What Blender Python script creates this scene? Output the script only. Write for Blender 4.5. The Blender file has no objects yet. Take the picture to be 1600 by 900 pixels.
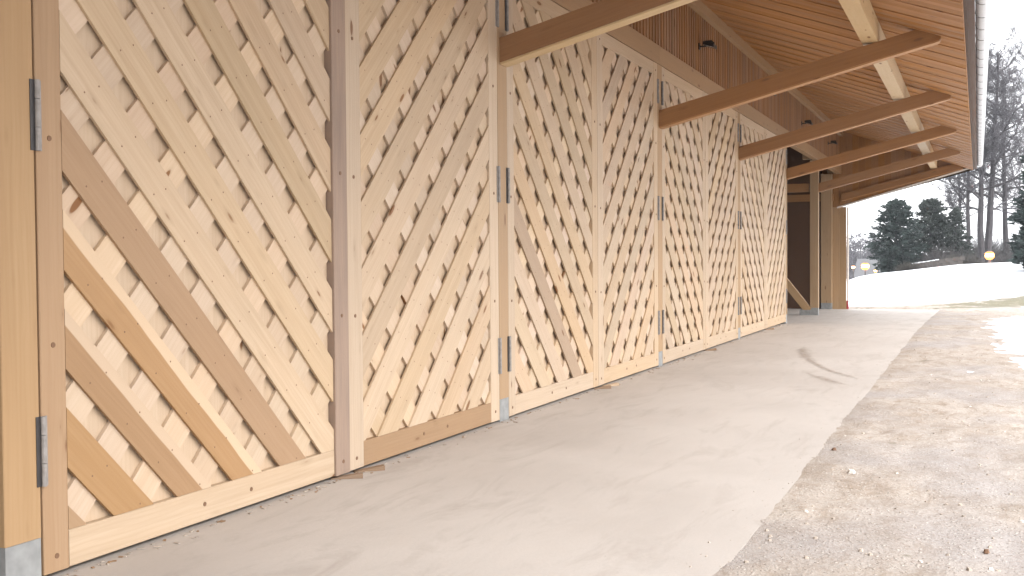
import bpy, math, random
import numpy as np
from mathutils import Vector, Matrix, noise
random.seed(7)
scene = bpy.context.scene
C = scene.collection
PI = math.pi

# ------------------------------------------------------------------ camera, world, sun, exposure
cam_d = bpy.data.cameras.new('camera')
cam = bpy.data.objects.new('camera', cam_d); C.objects.link(cam); scene.camera = cam
cam_d.sensor_width = 36.0; cam_d.lens = 36.0*1702.33/1600.0
cam_d.clip_start = 0.05; cam_d.clip_end = 5000
YAW, PIT, ROLL = 0.4043, -0.0262, -0.0077
fw = Vector((math.cos(YAW)*math.cos(PIT), math.sin(YAW)*math.cos(PIT), math.sin(PIT)))
rt = Vector((math.sin(YAW), -math.cos(YAW), 0)); up = rt.cross(fw)
r2 = rt*math.cos(ROLL)+up*math.sin(ROLL); u2 = up*math.cos(ROLL)-rt*math.sin(ROLL)
M = Matrix((r2, u2, -fw)).transposed().to_4x4(); M.translation = Vector((0, -4.0467, 1.5))
cam.matrix_world = M

SUN_ELEV, SUN_AZ = math.radians(42), math.radians(200)   # azimuth measured from +X towards +Y: behind the camera, over the yard
sun_dir = Vector((math.cos(SUN_ELEV)*math.cos(math.radians(-112)), math.cos(SUN_ELEV)*math.sin(math.radians(-112)), math.sin(SUN_ELEV)))
world = bpy.data.worlds.new('World'); scene.world = world; world.use_nodes = True
nt = world.node_tree; nt.nodes.clear()
wo = nt.nodes.new('ShaderNodeOutputWorld'); bg = nt.nodes.new('ShaderNodeBackground')
sky = nt.nodes.new('ShaderNodeTexSky'); sky.sky_type = 'NISHITA'; sky.sun_disc = False
sky.sun_elevation = SUN_ELEV
sky.sun_rotation = math.atan2(sun_dir.x, sun_dir.y)
sky.air_density = 1.0; sky.dust_density = 4.0; sky.ozone_density = 1.0
# overcast: an even layer of cloud with soft variation over the clear sky
tc = nt.nodes.new('ShaderNodeTexCoord')
nz = nt.nodes.new('ShaderNodeTexNoise'); nz.inputs['Scale'].default_value = 2.2; nz.inputs['Detail'].default_value = 4
nt.links.new(tc.outputs['Generated'], nz.inputs['Vector'])
cr = nt.nodes.new('ShaderNodeValToRGB')
cr.color_ramp.elements[0].position = .3; cr.color_ramp.elements[0].color = (6.7, 6.75, 6.9, 1)
cr.color_ramp.elements[1].position = .75; cr.color_ramp.elements[1].color = (7.7, 7.75, 7.9, 1)
nt.links.new(nz.outputs['Fac'], cr.inputs['Fac'])
mx = nt.nodes.new('ShaderNodeMixRGB'); mx.inputs['Fac'].default_value = .86
nt.links.new(sky.outputs[0], mx.inputs['Color1']); nt.links.new(cr.outputs['Color'], mx.inputs['Color2'])
nt.links.new(mx.outputs[0], bg.inputs['Color']); bg.inputs['Strength'].default_value = .12
nt.links.new(bg.outputs[0], wo.inputs['Surface'])
sl = bpy.data.lights.new('sun', 'SUN'); sl.energy = 1.0; sl.angle = math.radians(40); sl.color = (1, .975, .945)
sun = bpy.data.objects.new('sun', sl); C.objects.link(sun)
sun.rotation_euler = sun_dir.to_track_quat('Z', 'Y').to_euler()
scene.view_settings.view_transform = 'Standard'; scene.view_settings.look = 'None'
scene.view_settings.gamma = 1; scene.view_settings.exposure = 1.92
scene.cycles.max_bounces = 10; scene.cycles.diffuse_bounces = 6

# ------------------------------------------------------------------ helpers
class MB:
    def __init__(s): s.v = []; s.f = []; s.m = []
    def add(s, vs, fs, mi=0):
        o = len(s.v); s.v += [tuple(v) for v in vs]; s.f += [tuple(i+o for i in f) for f in fs]; s.m += [mi]*len(fs)
    def box(s, x0, x1, y0, y1, z0, z1, mi=0):
        s.add([(x0,y0,z0),(x1,y0,z0),(x1,y1,z0),(x0,y1,z0),(x0,y0,z1),(x1,y0,z1),(x1,y1,z1),(x0,y1,z1)],
              [(0,3,2,1),(4,5,6,7),(0,1,5,4),(1,2,6,5),(2,3,7,6),(3,0,4,7)], mi)
    def prism(s, poly, a, b, axis, mi=0):
        # poly: 2D points; extruded from a to b along axis ('x': poly=(y,z), 'y': poly=(x,z), 'z': poly=(x,y))
        n = len(poly)
        def P(p, t):
            return (t, p[0], p[1]) if axis == 'x' else (p[0], t, p[1]) if axis == 'y' else (p[0], p[1], t)
        vs = [P(p, a) for p in poly]+[P(p, b) for p in poly]
        fs = [tuple(range(n)), tuple(range(2*n-1, n-1, -1))]+[(i, i+n, (i+1) % n+n, (i+1) % n) for i in range(n)]
        s.add(vs, fs, mi)
    def tube(s, p0, p1, r0, r1, n=6, caps=False, mi=0):
        p0 = Vector(p0); p1 = Vector(p1); d = (p1-p0)
        if d.length < 1e-6: return
        d.normalize(); a = d.orthogonal().normalized(); b = d.cross(a)
        vs = [p0+(a*math.cos(2*PI*i/n)+b*math.sin(2*PI*i/n))*r0 for i in range(n)]
        vs += [p1+(a*math.cos(2*PI*i/n)+b*math.sin(2*PI*i/n))*r1 for i in range(n)]
        fs = [(i, (i+1) % n, (i+1) % n+n, i+n) for i in range(n)]
        if caps: fs += [tuple(range(n-1, -1, -1)), tuple(range(n, 2*n))]
        s.add(vs, fs, mi)
    def mesh(s, name, mats, fix=True, smooth=False):
        me = bpy.data.meshes.new(name); me.from_pydata(s.v, [], s.f)
        for m in (mats if isinstance(mats, (list, tuple)) else [mats]): me.materials.append(m)
        if any(s.m): me.polygons.foreach_set('material_index', s.m)
        if fix:
            import bmesh
            bm = bmesh.new(); bm.from_mesh(me); bmesh.ops.recalc_face_normals(bm, faces=bm.faces); bm.to_mesh(me); bm.free()
        if smooth: me.polygons.foreach_set('use_smooth', [True]*len(me.polygons))
        me.update(); return me
def link(name, me, parent=None, loc=None, rot=None):
    o = bpy.data.objects.new(name, me); C.objects.link(o)
    if parent: o.parent = parent
    if loc is not None: o.location = loc
    if rot is not None: o.rotation_euler = rot
    return o
def tag(o, label=None, cat=None, group=None, kind=None):
    if label: o['label'] = label
    if cat: o['category'] = cat
    if group: o['group'] = group
    if kind: o['kind'] = kind
    return o
def thing(name, label, cat, loc=(0,0,0), group=None, rotz=0):
    o = link(name, None, None, loc); o.rotation_euler.z = rotz; o.empty_display_size = .2
    return tag(o, label, cat, group)
_bm = {}
def board(name, L, W, T, mat, parent=None, loc=(0,0,0), rot=(0,0,0), tint=None):
    """A plank with its long side on local x, width on z, thickness on y, its edges chamfered."""
    key = (round(L,4), round(W,4), round(T,4), mat.name)
    if key not in _bm:
        c = min(.004, T*.18) if name != 'soffit_board' else .0012; b = MB()
        w, t = W/2, T/2
        poly = [(-t+c,-w),(t-c,-w),(t,-w+c),(t,w-c),(t-c,w),(-t+c,w),(-t,w-c),(-t,-w+c)]
        b.prism(poly, -L/2, L/2, 'x'); _bm[key] = b.mesh(name, mat)
    o = link(name, _bm[key], parent, loc, rot)
    if tint: o.color = tint
    return o
V90 = (0, -PI/2, 0)      # turns a plank upright

# ------------------------------------------------------------------ materials
def newmat(name):
    m = bpy.data.materials.new(name); m.use_nodes = True; n = m.node_tree; b = n.nodes['Principled BSDF']
    return m, n, b
def N(n, t, **kw):
    x = n.nodes.new(t)
    for k, v in kw.items():
        if k in x.inputs: x.inputs[k].default_value = v
        else: setattr(x, k, v)
    return x
def mapr(n, val, a, b, c, d):
    x = N(n, 'ShaderNodeMapRange'); x.inputs['From Min'].default_value = a; x.inputs['From Max'].default_value = b
    x.inputs['To Min'].default_value = c; x.inputs['To Max'].default_value = d; n.links.new(val, x.inputs['Value']); return x.outputs[0]
def mix(n, fac, c1, c2, blend='MIX'):
    x = N(n, 'ShaderNodeMixRGB', blend_type=blend)
    for s, v in (('Fac', fac), ('Color1', c1), ('Color2', c2)):
        if isinstance(v, (int, float)): x.inputs[s].default_value = v
        elif isinstance(v, tuple): x.inputs[s].default_value = (*v, 1) if len(v) == 3 else v
        else: n.links.new(v, x.inputs[s])
    return x.outputs[0]
def math_(n, op, a, b=None):
    x = N(n, 'ShaderNodeMath', operation=op)
    for i, v in enumerate((a, b)):
        if v is None: continue
        if isinstance(v, (int, float)): x.inputs[i].default_value = v
        else: n.links.new(v, x.inputs[i])
    return x.outputs[0]
def wood(name, base, late, knot=(.20,.10,.045), var=.12, knots=1.0, sap=None, rough=.62, grey=0, hue=(1.0,.95,.88)):
    m, n, b = newmat(name)
    t = N(n, 'ShaderNodeTexCoord'); oi = N(n, 'ShaderNodeObjectInfo')
    rv = N(n, 'ShaderNodeVectorMath', operation='MULTIPLY_ADD')
    cb = N(n, 'ShaderNodeCombineXYZ')
    for i in range(3): n.links.new(oi.outputs['Random'], cb.inputs[i])
    n.links.new(cb.outputs[0], rv.inputs[0]); rv.inputs[1].default_value = (73.1, 41.7, 19.3)
    n.links.new(t.outputs['Object'], rv.inputs[2])
    def scaled(sx, sy, sz):
        q = N(n, 'ShaderNodeVectorMath', operation='MULTIPLY'); n.links.new(rv.outputs[0], q.inputs[0]); q.inputs[1].default_value = (sx, sy, sz); return q.outputs[0]
    g = N(n, 'ShaderNodeTexNoise', Scale=1.0, Detail=5.0, Roughness=.62, Distortion=.35); n.links.new(scaled(.9, 26, 26), g.inputs['Vector'])
    g2 = N(n, 'ShaderNodeTexNoise', Scale=1.0, Detail=3.0, Roughness=.5); n.links.new(scaled(1.1, 5, 5), g2.inputs['Vector'])
    w = N(n, 'ShaderNodeTexWave', wave_type='BANDS', bands_direction='Z', Scale=7.0, Distortion=9.0, Detail=2.0); w.inputs['Detail Scale'].default_value = .7
    n.links.new(scaled(.35, 1.2, 1.6), w.inputs['Vector'])
    col = mix(n, mapr(n, g.outputs['Fac'], .35, .72, 0, .75), base, late)
    col = mix(n, mapr(n, w.outputs['Fac'], .55, 1, 0, .22), col, late)
    col = mix(n, mapr(n, g2.outputs['Fac'], .4, .75, 0, .4), col, tuple(a*c for a, c in zip(base, hue)))
    # knots
    v = N(n, 'ShaderNodeTexVoronoi', feature='F1', Scale=1.0); n.links.new(scaled(2.6, 9.0, 9.0), v.inputs['Vector'])
    kz = N(n, 'ShaderNodeSeparateXYZ'); n.links.new(v.outputs['Color'], kz.inputs[0])
    r = mapr(n, kz.outputs[0], .55, 1.0, 0.0, .17*knots)
    d = math_(n, 'SUBTRACT', v.outputs['Distance'], r)
    kn = mapr(n, d, -.01, .035, 1, 0)
    halo = mapr(n, d, 0, .16, .38, 0)
    col = mix(n, halo, col, tuple(l*.8 for l in late))
    col = mix(n, kn, col, knot)
    if sap:      # pale sapwood along the upper edge of the plank
        s = N(n, 'ShaderNodeSeparateXYZ'); n.links.new(t.outputs['Object'], s.inputs[0])
        wob = N(n, 'ShaderNodeTexNoise', Scale=2.0, Detail=2.0); n.links.new(scaled(.8, .1, .1), wob.inputs['Vector'])
        e = math_(n, 'ADD', s.outputs['Z'], mapr(n, wob.outputs['Fac'], .3, .7, -.009, .009))
        col = mix(n, mapr(n, e, .040, .046, 0, 1), col, sap)
    if grey: # weathering stains along the length
        s2 = N(n, 'ShaderNodeTexNoise', Scale=1.0, Detail=4.0, Roughness=.6); n.links.new(scaled(1.6, 14, 14), s2.inputs['Vector'])
        col = mix(n, mapr(n, s2.outputs['Fac'], .45, .7, 0, grey), col, (.19,.14,.11))
    # per-board brightness
    hv = N(n, 'ShaderNodeHueSaturation'); n.links.new(col, hv.inputs['Color'])
    n.links.new(mapr(n, oi.outputs['Random'], 0, 1, 1-var, 1+var), hv.inputs['Value'])
    r2_ = math_(n, 'FRACT', math_(n, 'MULTIPLY', oi.outputs['Random'], 17.31))
    n.links.new(mapr(n, r2_, 0, 1, .9, 1.1), hv.inputs['Saturation'])
    tint = mix(n, 1.0, hv.outputs[0], oi.outputs['Color'], 'MULTIPLY')
    n.links.new(tint, b.inputs['Base Color'])
    n.links.new(mapr(n, g.outputs['Fac'], .3, .7, rough+.08, rough-.06), b.inputs['Roughness'])
    b.inputs['Specular IOR Level'].default_value = .3
    bp = N(n, 'ShaderNodeBump', Strength=.25, Distance=.004); n.links.new(g.outputs['Fac'], bp.inputs['Height']); n.links.new(bp.outputs[0], b.inputs['Normal'])
    return m
W_LIGHT = wood('spruce_light', (.49,.378,.27), (.385,.28,.18), var=.07)
W_SECOND = wood('spruce_pale', (.53,.42,.312), (.44,.33,.225), var=.08)
W_BACK  = wood('spruce_backing', (.50,.382,.27), (.41,.295,.19), var=.05)
W_TAN   = wood('spruce_tan', (.335,.215,.12), (.275,.165,.083), var=.08)
W_TANSAP= wood('spruce_tan_with_sapwood', (.335,.215,.12), (.275,.165,.083), var=.05, sap=(.50,.385,.275))
W_YEL   = wood('spruce_yellow', (.46,.35,.24), (.38,.28,.17), var=.06)
W_BROWN = wood('spruce_brown', (.37,.27,.185), (.31,.215,.14), var=.05)
W_GREY  = wood('wood_weathered', (.30,.213,.158), (.23,.16,.12), var=.05, grey=.5, rough=.75)
W_POST  = wood('glulam_post', (.365,.24,.13), (.30,.185,.09), var=.08, knots=.9)
W_STRUT = wood('larch_beam', (.30,.152,.060), (.23,.108,.038), var=.08)
W_HEAD  = wood('header_wood', (.33,.21,.115), (.26,.155,.075), var=.06)
W_PURL  = wood('purlin_wood', (.55,.42,.26), (.47,.33,.18), var=.06)
W_SOFF  = wood('soffit_wood', (.38,.19,.068), (.28,.125,.04), var=.13, knots=.9)
W_RAFT  = wood('batten_wood', (.42,.24,.12), (.34,.18,.085), var=.1)
W_SLAT  = wood('slat_wood', (.30,.16,.078), (.21,.105,.046), var=.16)
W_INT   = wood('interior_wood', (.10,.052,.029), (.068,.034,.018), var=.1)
W_WEDGE = wood('wedge_wood', (.27,.18,.115), (.20,.13,.08), var=.1)
def plain(name, col, rough=.5, metal=0, noise_amt=.15, scale=20, bump=.0):
    m, n, b = newmat(name); t = N(n, 'ShaderNodeTexCoord'); z = N(n, 'ShaderNodeTexNoise', Scale=scale, Detail=4.0)
    n.links.new(t.outputs['Object'], z.inputs['Vector'])
    n.links.new(mix(n, mapr(n, z.outputs['Fac'], .3, .7, 0, 1), tuple(c*(1-noise_amt) for c in col), tuple(min(1,c*(1+noise_amt)) for c in col)), b.inputs['Base Color'])
    b.inputs['Roughness'].default_value = rough; b.inputs['Metallic'].default_value = metal
    if bump:
        bp = N(n, 'ShaderNodeBump', Strength=bump, Distance=.01); n.links.new(z.outputs['Fac'], bp.inputs['Height']); n.links.new(bp.outputs[0], b.inputs['Normal'])
    return m
M_STEEL = plain('galvanised_steel', (.27,.25,.235), .65, .1, .2, 25)
M_DARKST = plain('dark_steel', (.06,.055,.055), .5, .4)
M_SHOE = plain('grey_shoe', (.25,.255,.252), .7, .1, .18, 12)
M_GUT = plain('gutter_metal', (.60,.61,.63), .45, .15, .06, 6)
M_GUTD = plain('hanger_metal', (.28,.28,.28), .6, .2)
M_BLACK = plain('black_housing', (.012,.012,.013), .45)
M_LENS = plain('lamp_glass', (.30,.31,.32), .15)
M_DOWEL = plain('dowel_wood', (.16,.085,.045), .7)
M_TRIM = plain('pale_trim', (.72,.66,.60), .6)
M_RED = plain('red_plastic', (.26,.012,.015), .45)
M_ROOF = plain('roof_tile_dark', (.10,.07,.055), .8)
M_STONE = plain('stone', (.36,.31,.26), .9, 0, .35, 9, .4)
M_PALE = plain('pale_stone', (.62,.58,.53), .9, 0, .2, 14, .3)
def concrete():
    m, n, b = newmat('concrete'); g = N(n, 'ShaderNodeNewGeometry')
    a = N(n, 'ShaderNodeTexNoise', Scale=.55, Detail=6.0, Roughness=.6, Distortion=.4); n.links.new(g.outputs['Position'], a.inputs['Vector'])
    sv = N(n, 'ShaderNodeVectorMath', operation='MULTIPLY'); n.links.new(g.outputs['Position'], sv.inputs[0]); sv.inputs[1].default_value = (.7, 2.6, 1)
    a2 = N(n, 'ShaderNodeTexNoise', Scale=1.3, Detail=7.0, Roughness=.68, Distortion=.8); n.links.new(sv.outputs[0], a2.inputs['Vector'])
    f = N(n, 'ShaderNodeTexNoise', Scale=55, Detail=3.0); n.links.new(g.outputs['Position'], f.inputs['Vector'])
    col = mix(n, mapr(n, a.outputs['Fac'], .3, .7, 0, 1), (.39,.357,.328), (.46,.428,.398))
    col = mix(n, mapr(n, a2.outputs['Fac'], .52, .72, 0, .7), col, (.33,.29,.26))
    col = mix(n, mapr(n, f.outputs['Fac'], .3, .7, 0, .14), col, (.27,.23,.20))
    n.links.new(col, b.inputs['Base Color'])
    n.links.new(mapr(n, a2.outputs['Fac'], .3, .7, .55, .8), b.inputs['Roughness']); b.inputs['Specular IOR Level'].default_value = .35
    bp = N(n, 'ShaderNodeBump', Strength=.25, Distance=.004); n.links.new(f.outputs['Fac'], bp.inputs['Height']); n.links.new(bp.outputs[0], b.inputs['Normal'])
    return m
M_CONC = concrete()
def ground():
    m, n, b = newmat('yard_ground'); g = N(n, 'ShaderNodeNewGeometry'); pos = g.outputs['Position']
    at = N(n, 'ShaderNodeAttribute', attribute_name='mask'); sp = N(n, 'ShaderNodeSeparateXYZ'); n.links.new(at.outputs['Vector'], sp.inputs[0])
    a = N(n, 'ShaderNodeTexNoise', Scale=.8, Detail=7.0, Roughness=.65, Distortion=.6); n.links.new(pos, a.inputs['Vector'])
    sv = N(n, 'ShaderNodeVectorMath', operation='MULTIPLY'); n.links.new(pos, sv.inputs[0]); sv.inputs[1].default_value = (1, 1.9, 1)
    a2 = N(n, 'ShaderNodeTexNoise', Scale=3.1, Detail=8.0, Roughness=.72, Distortion=.5); n.links.new(sv.outputs[0], a2.inputs['Vector'])
    f = N(n, 'ShaderNodeTexNoise', Scale=38, Detail=5.0, Roughness=.7); n.links.new(pos, f.inputs['Vector'])
    v = N(n, 'ShaderNodeTexVoronoi', Scale=46); n.links.new(pos, v.inputs['Vector'])
    col = mix(n, mapr(n, a.outputs['Fac'], .33, .67, 0, 1), (.35,.305,.265), (.46,.415,.37))
    col = mix(n, mapr(n, a2.outputs['Fac'], .47, .64, 0, .8), col, (.27,.215,.165))
    gy = N(n, 'ShaderNodeTexNoise', Scale=.45, Detail=4.0); n.links.new(pos, gy.inputs['Vector'])
    col = mix(n, mapr(n, gy.outputs['Fac'], .48, .62, 0, .7), col, (.35,.33,.325))
    col = mix(n, mapr(n, f.outputs['Fac'], .42, .7, 0, .5), col, (.20,.155,.12))
    vs = N(n, 'ShaderNodeSeparateXYZ'); n.links.new(v.outputs['Color'], vs.inputs[0])
    peb = math_(n, 'MULTIPLY', mapr(n, v.outputs['Distance'], .25, .42, 1, 0), mapr(n, vs.outputs[0], .62, .7, 0, .7))
    col = mix(n, peb, col, mix(n, vs.outputs[1], (.25,.21,.18), (.62,.58,.53)))
    # grass, snow by mask with broken edges
    e = N(n, 'ShaderNodeTexNoise', Scale=1.3, Detail=8.0, Roughness=.7); n.links.new(pos, e.inputs['Vector'])
    gc = mix(n, mapr(n, f.outputs['Fac'], .35, .65, 0, 1), (.075,.075,.04), (.17,.155,.09))
    gfac = mapr(n, math_(n, 'ADD', sp.outputs['Y'], mapr(n, e.outputs['Fac'], .3, .7, -.9, .5)), .3, .6, 0, .8)
    col = mix(n, gfac, col, gc)
    sfac = mapr(n, math_(n, 'ADD', sp.outputs['X'], mapr(n, e.outputs['Fac'], .25, .75, -.5, .5)), .46, .54, 0, 1)
    col = mix(n, sfac, col, (.70,.72,.74))
    n.links.new(col, b.inputs['Base Color']); b.inputs['Roughness'].default_value = .9; b.inputs['Specular IOR Level'].default_value = .2
    h = math_(n, 'ADD', math_(n, 'MULTIPLY', f.outputs['Fac'], .6), math_(n, 'MULTIPLY', peb, .6))
    bp = N(n, 'ShaderNodeBump', Strength=.65, Distance=.025); n.links.new(h, bp.inputs['Height']); n.links.new(bp.outputs[0], b.inputs['Normal'])
    return m
M_GROUND = ground()
M_SNOW = plain('snow', (.70,.72,.74), .75, 0, .03, 3, .3)
M_BARK = plain('bark', (.045,.04,.042), .95, 0, .35, 3)
M_TWIG = plain('twigs', (.065,.06,.066), .95, 0, .25, 2)
M_BRUSH = plain('dry_brush', (.045,.04,.032), .95, 0, .35, 2)
M_THICK = plain('grey_thicket', (.062,.058,.058), .95, 0, .3, 1)
M_CON = plain('conifer_needles', (.020,.032,.028), .8, 0, .45, 1.2)
M_CON2 = plain('conifer_needles_grey', (.033,.042,.036), .85, 0, .45, 1.2)
def emit(name, col, s):
    m, n, b = newmat(name); b.inputs['Base Color'].default_value = (*col, 1); b.inputs['Emission Color'].default_value = (*col, 1); b.inputs['Emission Strength'].default_value = s; return m
M_GLOW = emit('warm_lamp', (1, .72, .36), 14)
M_AMBER = emit('amber_fringe', (1, .42, .08), .5)  # glowing orange that imitates the fringe of glow round a lamp
M_GLOW2 = emit('pale_lamp', (1, .80, .55), 14)
M_WINDOW = plain('house_wall_paint', (.45,.40,.35), .8)
M_HROOF = plain('house_roof', (.10,.10,.105), .8)
M_LOG = plain('old_stone_wall', (.075,.066,.06), .95, 0, .35, 2)

# ------------------------------------------------------------------ ground
X_END = 36.9
def slab_z(x): return 0.0 if x < 24 else -.19*min(1, (x-24)/12.4)
def sm(a, b, x):
    t = max(0, min(1, (x-a)/(b-a))); return t*t*(3-2*t)
CREST = [(-60,1.6),(-30,1.5),(-12,1.35),(-6.2,1.18),(-3.2,1.03),(-1.6,.86),(0,.70),(1.0,.60),(1.9,.42),(2.5,.15),(6,-.6),(14,-1.0),(60,-1.2)]
def crest(y):
    for (a, za), (b, zb) in zip(CREST, CREST[1:]):
        if a <= y <= b: return za+(zb-za)*(y-a)/(b-a)
    return CREST[0][1] if y < 0 else CREST[-1][1]
def snow_edge(y): return 38.6+max(0, -(y+.4))*1.12
def height(x, y):
    base = slab_z(x)
    if x > 40:
        cz = crest(y); far = -2.2 if y > 1 else -2.2+3.0*sm(1, -6, y)
        if x <= 62: base = -.19+(cz+.19)*sm(40, 64, x)**.85*1.0
        else: base = cz+(far-cz)*sm(62, 95, x)
        if x > 40: base += .05*noise.noise(Vector((x*.25, y*.25, 3)))*sm(40, 45, x)
    if x < 38:
        n1 = noise.noise(Vector((x*2.2, y*3.2, 0)))*.018+noise.noise(Vector((x*7, y*8, 5)))*.010+noise.noise(Vector((x*.6, y*.8, 9)))*.02
        edge = -2.90+.03*noise.noise(Vector((x*1.1, 0, 1)))+.015*noise.noise(Vector((x*4, 0, 2)))*max(.3, 1-max(0, x-10)/8)+.018*noise.noise(Vector((x*11, 0, 4)))*max(.2, 1-max(0, x-10)/8)
        d = edge-y                        # metres outside the slab's edge
        if d > 0: base += min(d*.06, .012)+n1*min(1, d*4)-.002
        else: base += max(d*.25, -.12)
    elif y > -3 and x < X_END+.3: base -= .0
    return base
def arr(*segs):
    o = []
    for a, b, st in segs: o += list(np.arange(a, b-1e-6, st))
    return o
def geo(a, b, n): return [a+(b-a)*(i/n)**2.2 for i in range(1, n+1)]
xs = [-v for v in reversed(geo(6, 200, 14))]+arr((-6,3.5,.5),(3.5,13,.05),(13,22,.1),(22,40,.2),(40,70,.6))+[70+v for v in geo(0, 630, 26)]
ys = [-v for v in reversed(geo(12, 450, 18))]+arr((-12,-7,.25),(-7,-2.6,.05),(-2.6,4,.25),(4,14,.7))+[14+v for v in geo(0, 450, 18)]
vs = []; mk = []
for x in xs:
    for y in ys:
        vs.append((x, y, height(x, y)))
        s = sm(-1.2, 1.2, x-snow_edge(y))
        if x < 2: s = max(s, sm(-8, -11, y))
        gr = 0
        if x > 30: gr = sm(snow_edge(y)-6.5, snow_edge(y)-2.5, x)*sm(-2.2, -4.0, y)*.95+sm(36.5, 38, x)*.35*sm(-4, -2.4, y)
        mk.append((s, gr, 0))
ny = len(ys); fs = [(i*ny+j, (i+1)*ny+j, (i+1)*ny+j+1, i*ny+j+1) for i in range(len(xs)-1) for j in range(ny-1)]
me = bpy.data.meshes.new('ground'); me.from_pydata(vs, [], fs); me.materials.append(M_GROUND)
at = me.attributes.new('mask', 'FLOAT_VECTOR', 'POINT'); at.data.foreach_set('vector', [c for t in mk for c in t])
me.polygons.foreach_set('use_smooth', [True]*len(me.polygons))
tag(link('ground', me), kind='structure', label='trodden gravel and dirt yard rising to a snowy field')

b = MB(); sx = [-10, 4, 14, 24, 27, 30, 33, X_END]
for a, c in zip(sx, sx[1:]):
    za, zc = slab_z(a), slab_z(c)
    b.add([(a,-2.93,za),(c,-2.93,zc),(c,12,zc),(a,12,za),(a,-2.93,za-.3),(c,-2.93,zc-.3),(c,12,zc-.3),(a,12,za-.3)],
          [(0,1,2,3),(0,4,5,1),(2,6,7,3)]+([(3,7,4,0)] if a == sx[0] else [])+([(1,5,6,2)] if c == X_END else []))
tag(link('concrete_slab', b.mesh('concrete_slab', M_CONC)), kind='structure', label='pale concrete apron running along the doors')

# snow lying on the yard at the right: a thin sheet with ragged edges
b = MB(); gx = arr((13.6, 33, .12)); gy = arr((-11, -3.9, .12)); idx = {}
for i, x in enumerate(gx):
    for j, y in enumerate(gy):
        e = -4.30+.35*noise.noise(Vector((x*.5, 3, 0)))+.22*noise.noise(Vector((x*1.7, y*1.7, 7)))
        if 18 < x < 31: e += .25*sm(18, 20, x)*sm(31.5, 28, x)
        q = sm(13.8, 16, x)*sm(33, 29, x)
        h = .05*(sm(0, .8, e-y)*q-.32)+.022*noise.noise(Vector((x*1.6, y*2.0, 0)))+.018*noise.noise(Vector((x*5, y*5, 2)))+.012*noise.noise(Vector((x*2.4, y*6, 6)))
        b.v.append((x, y, height(x, y)+h))
n2 = len(gy)
b.f = [(i*n2+j, (i+1)*n2+j, (i+1)*n2+j+1, i*n2+j+1) for i in range(len(gx)-1) for j in range(n2-1)]
b.m = [0]*len(b.f)
tag(link('snow_patch', b.mesh('snow_patch', M_SNOW, fix=False, smooth=True)), kind='structure', label='ragged patch of melting snow on the dirt yard')

# curved muddy tyre mark on the slab, a thin skin of dirt
def mud():
    m, n, bb = newmat('mud_skin'); g = N(n, 'ShaderNodeNewGeometry'); t = N(n, 'ShaderNodeAttribute', attribute_name='edge')
    z = N(n, 'ShaderNodeTexNoise', Scale=9, Detail=6.0, Roughness=.7); n.links.new(g.outputs['Position'], z.inputs['Vector'])
    bb.inputs['Base Color'].default_value = (.25,.185,.135,1); bb.inputs['Roughness'].default_value = .9
    a = mapr(n, math_(n, 'ADD', t.outputs['Fac'], mapr(n, z.outputs['Fac'], .3, .7, -.45, .35)), .25, 1.2, 0, .5)
    n.links.new(a, bb.inputs['Alpha']); return m
M_MUD = mud()
def smear(pts, widths, name, label):
    vs = []; fs = []; ed = []
    dense = []
    for k in range(len(pts)-1):
        for t in range(6): f = t/6; dense.append((pts[k][0]*(1-f)+pts[k+1][0]*f, pts[k][1]*(1-f)+pts[k+1][1]*f, widths[k]*(1-f)+widths[k+1]*f))
    dense.append((*pts[-1], widths[-1]))
    for i, (x, y, w) in enumerate(dense):
        p = dense[max(0, i-1)]; q = dense[min(len(dense)-1, i+1)]; d = Vector((q[0]-p[0], q[1]-p[1])).normalized(); nn = Vector((-d.y, d.x))
        endf = min(1, i/6, (len(dense)-1-i)/8)
        for s in (-1, -.5, 0, .5, 1):
            vx, vy = x+nn.x*w*s, y+nn.y*w*s
            vs.append((vx, vy, slab_z(vx)+.004+.004*(1-abs(s)))); ed.append((1-abs(s))*endf)
    for i in range(len(dense)-1):
        for j in range(4): fs.append((i*5+j, (i+1)*5+j, (i+1)*5+j+1, i*5+j+1))
    me = bpy.data.meshes.new(name); me.from_pydata(vs, [], fs); me.materials.append(M_MUD)
    at = me.attributes.new('edge', 'FLOAT', 'POINT'); at.data.foreach_set('value', ed)
    tag(link(name, me), kind='stuff', label=label)
smear([(19.0,-1.36),(17.9,-1.46),(16.7,-1.68),(15.7,-1.95),(14.8,-2.25),(14.1,-2.6),(13.5,-2.9)], [.12,.18,.15,.12,.10,.10,.10], 'tyre_mark', 'dark curved muddy tyre mark crossing the concrete')
smear([(14.6,-1.95),(14.0,-2.2),(13.4,-2.5),(12.9,-2.85)], [.08,.12,.14,.14], 'tyre_mark', 'fainter muddy streak beside the curved tyre mark')

# gravel: loose stones on the dirt
def stone_geo(b, x, y, z, r, mi=0):
    rot = random.random()*6.28; sq = random.uniform(.45, .8); pts = []
    for k in range(6):
        a = rot+k*PI/3; rr = r*random.uniform(.7, 1.2); pts.append((x+math.cos(a)*rr, y+math.sin(a)*rr*.8, z))
    top = [(x+(p[0]-x)*.62, y+(p[1]-y)*.62, z+r*sq*random.uniform(.7,1.1)) for p in pts]
    b.add(pts+top, [(i, (i+1) % 6, (i+1) % 6+6, i+6) for i in range(6)]+[tuple(range(6, 12))], mi)
b = MB()
for k in range(2600):
    x = 3.5+22*random.random()**1.7; y = -2.95-random.random()**1.1*4.2
    stone_geo(b, x, y, height(x, y)-.003, .005+.016*random.random()**3, 0 if random.random() < .86 else 1)
for k in range(120):
    x = 4+14*random.random(); y = -2.95+abs(random.gauss(0, .25))
    stone_geo(b, x, y, .0, .003+.006*random.random()**2, 0)
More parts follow.
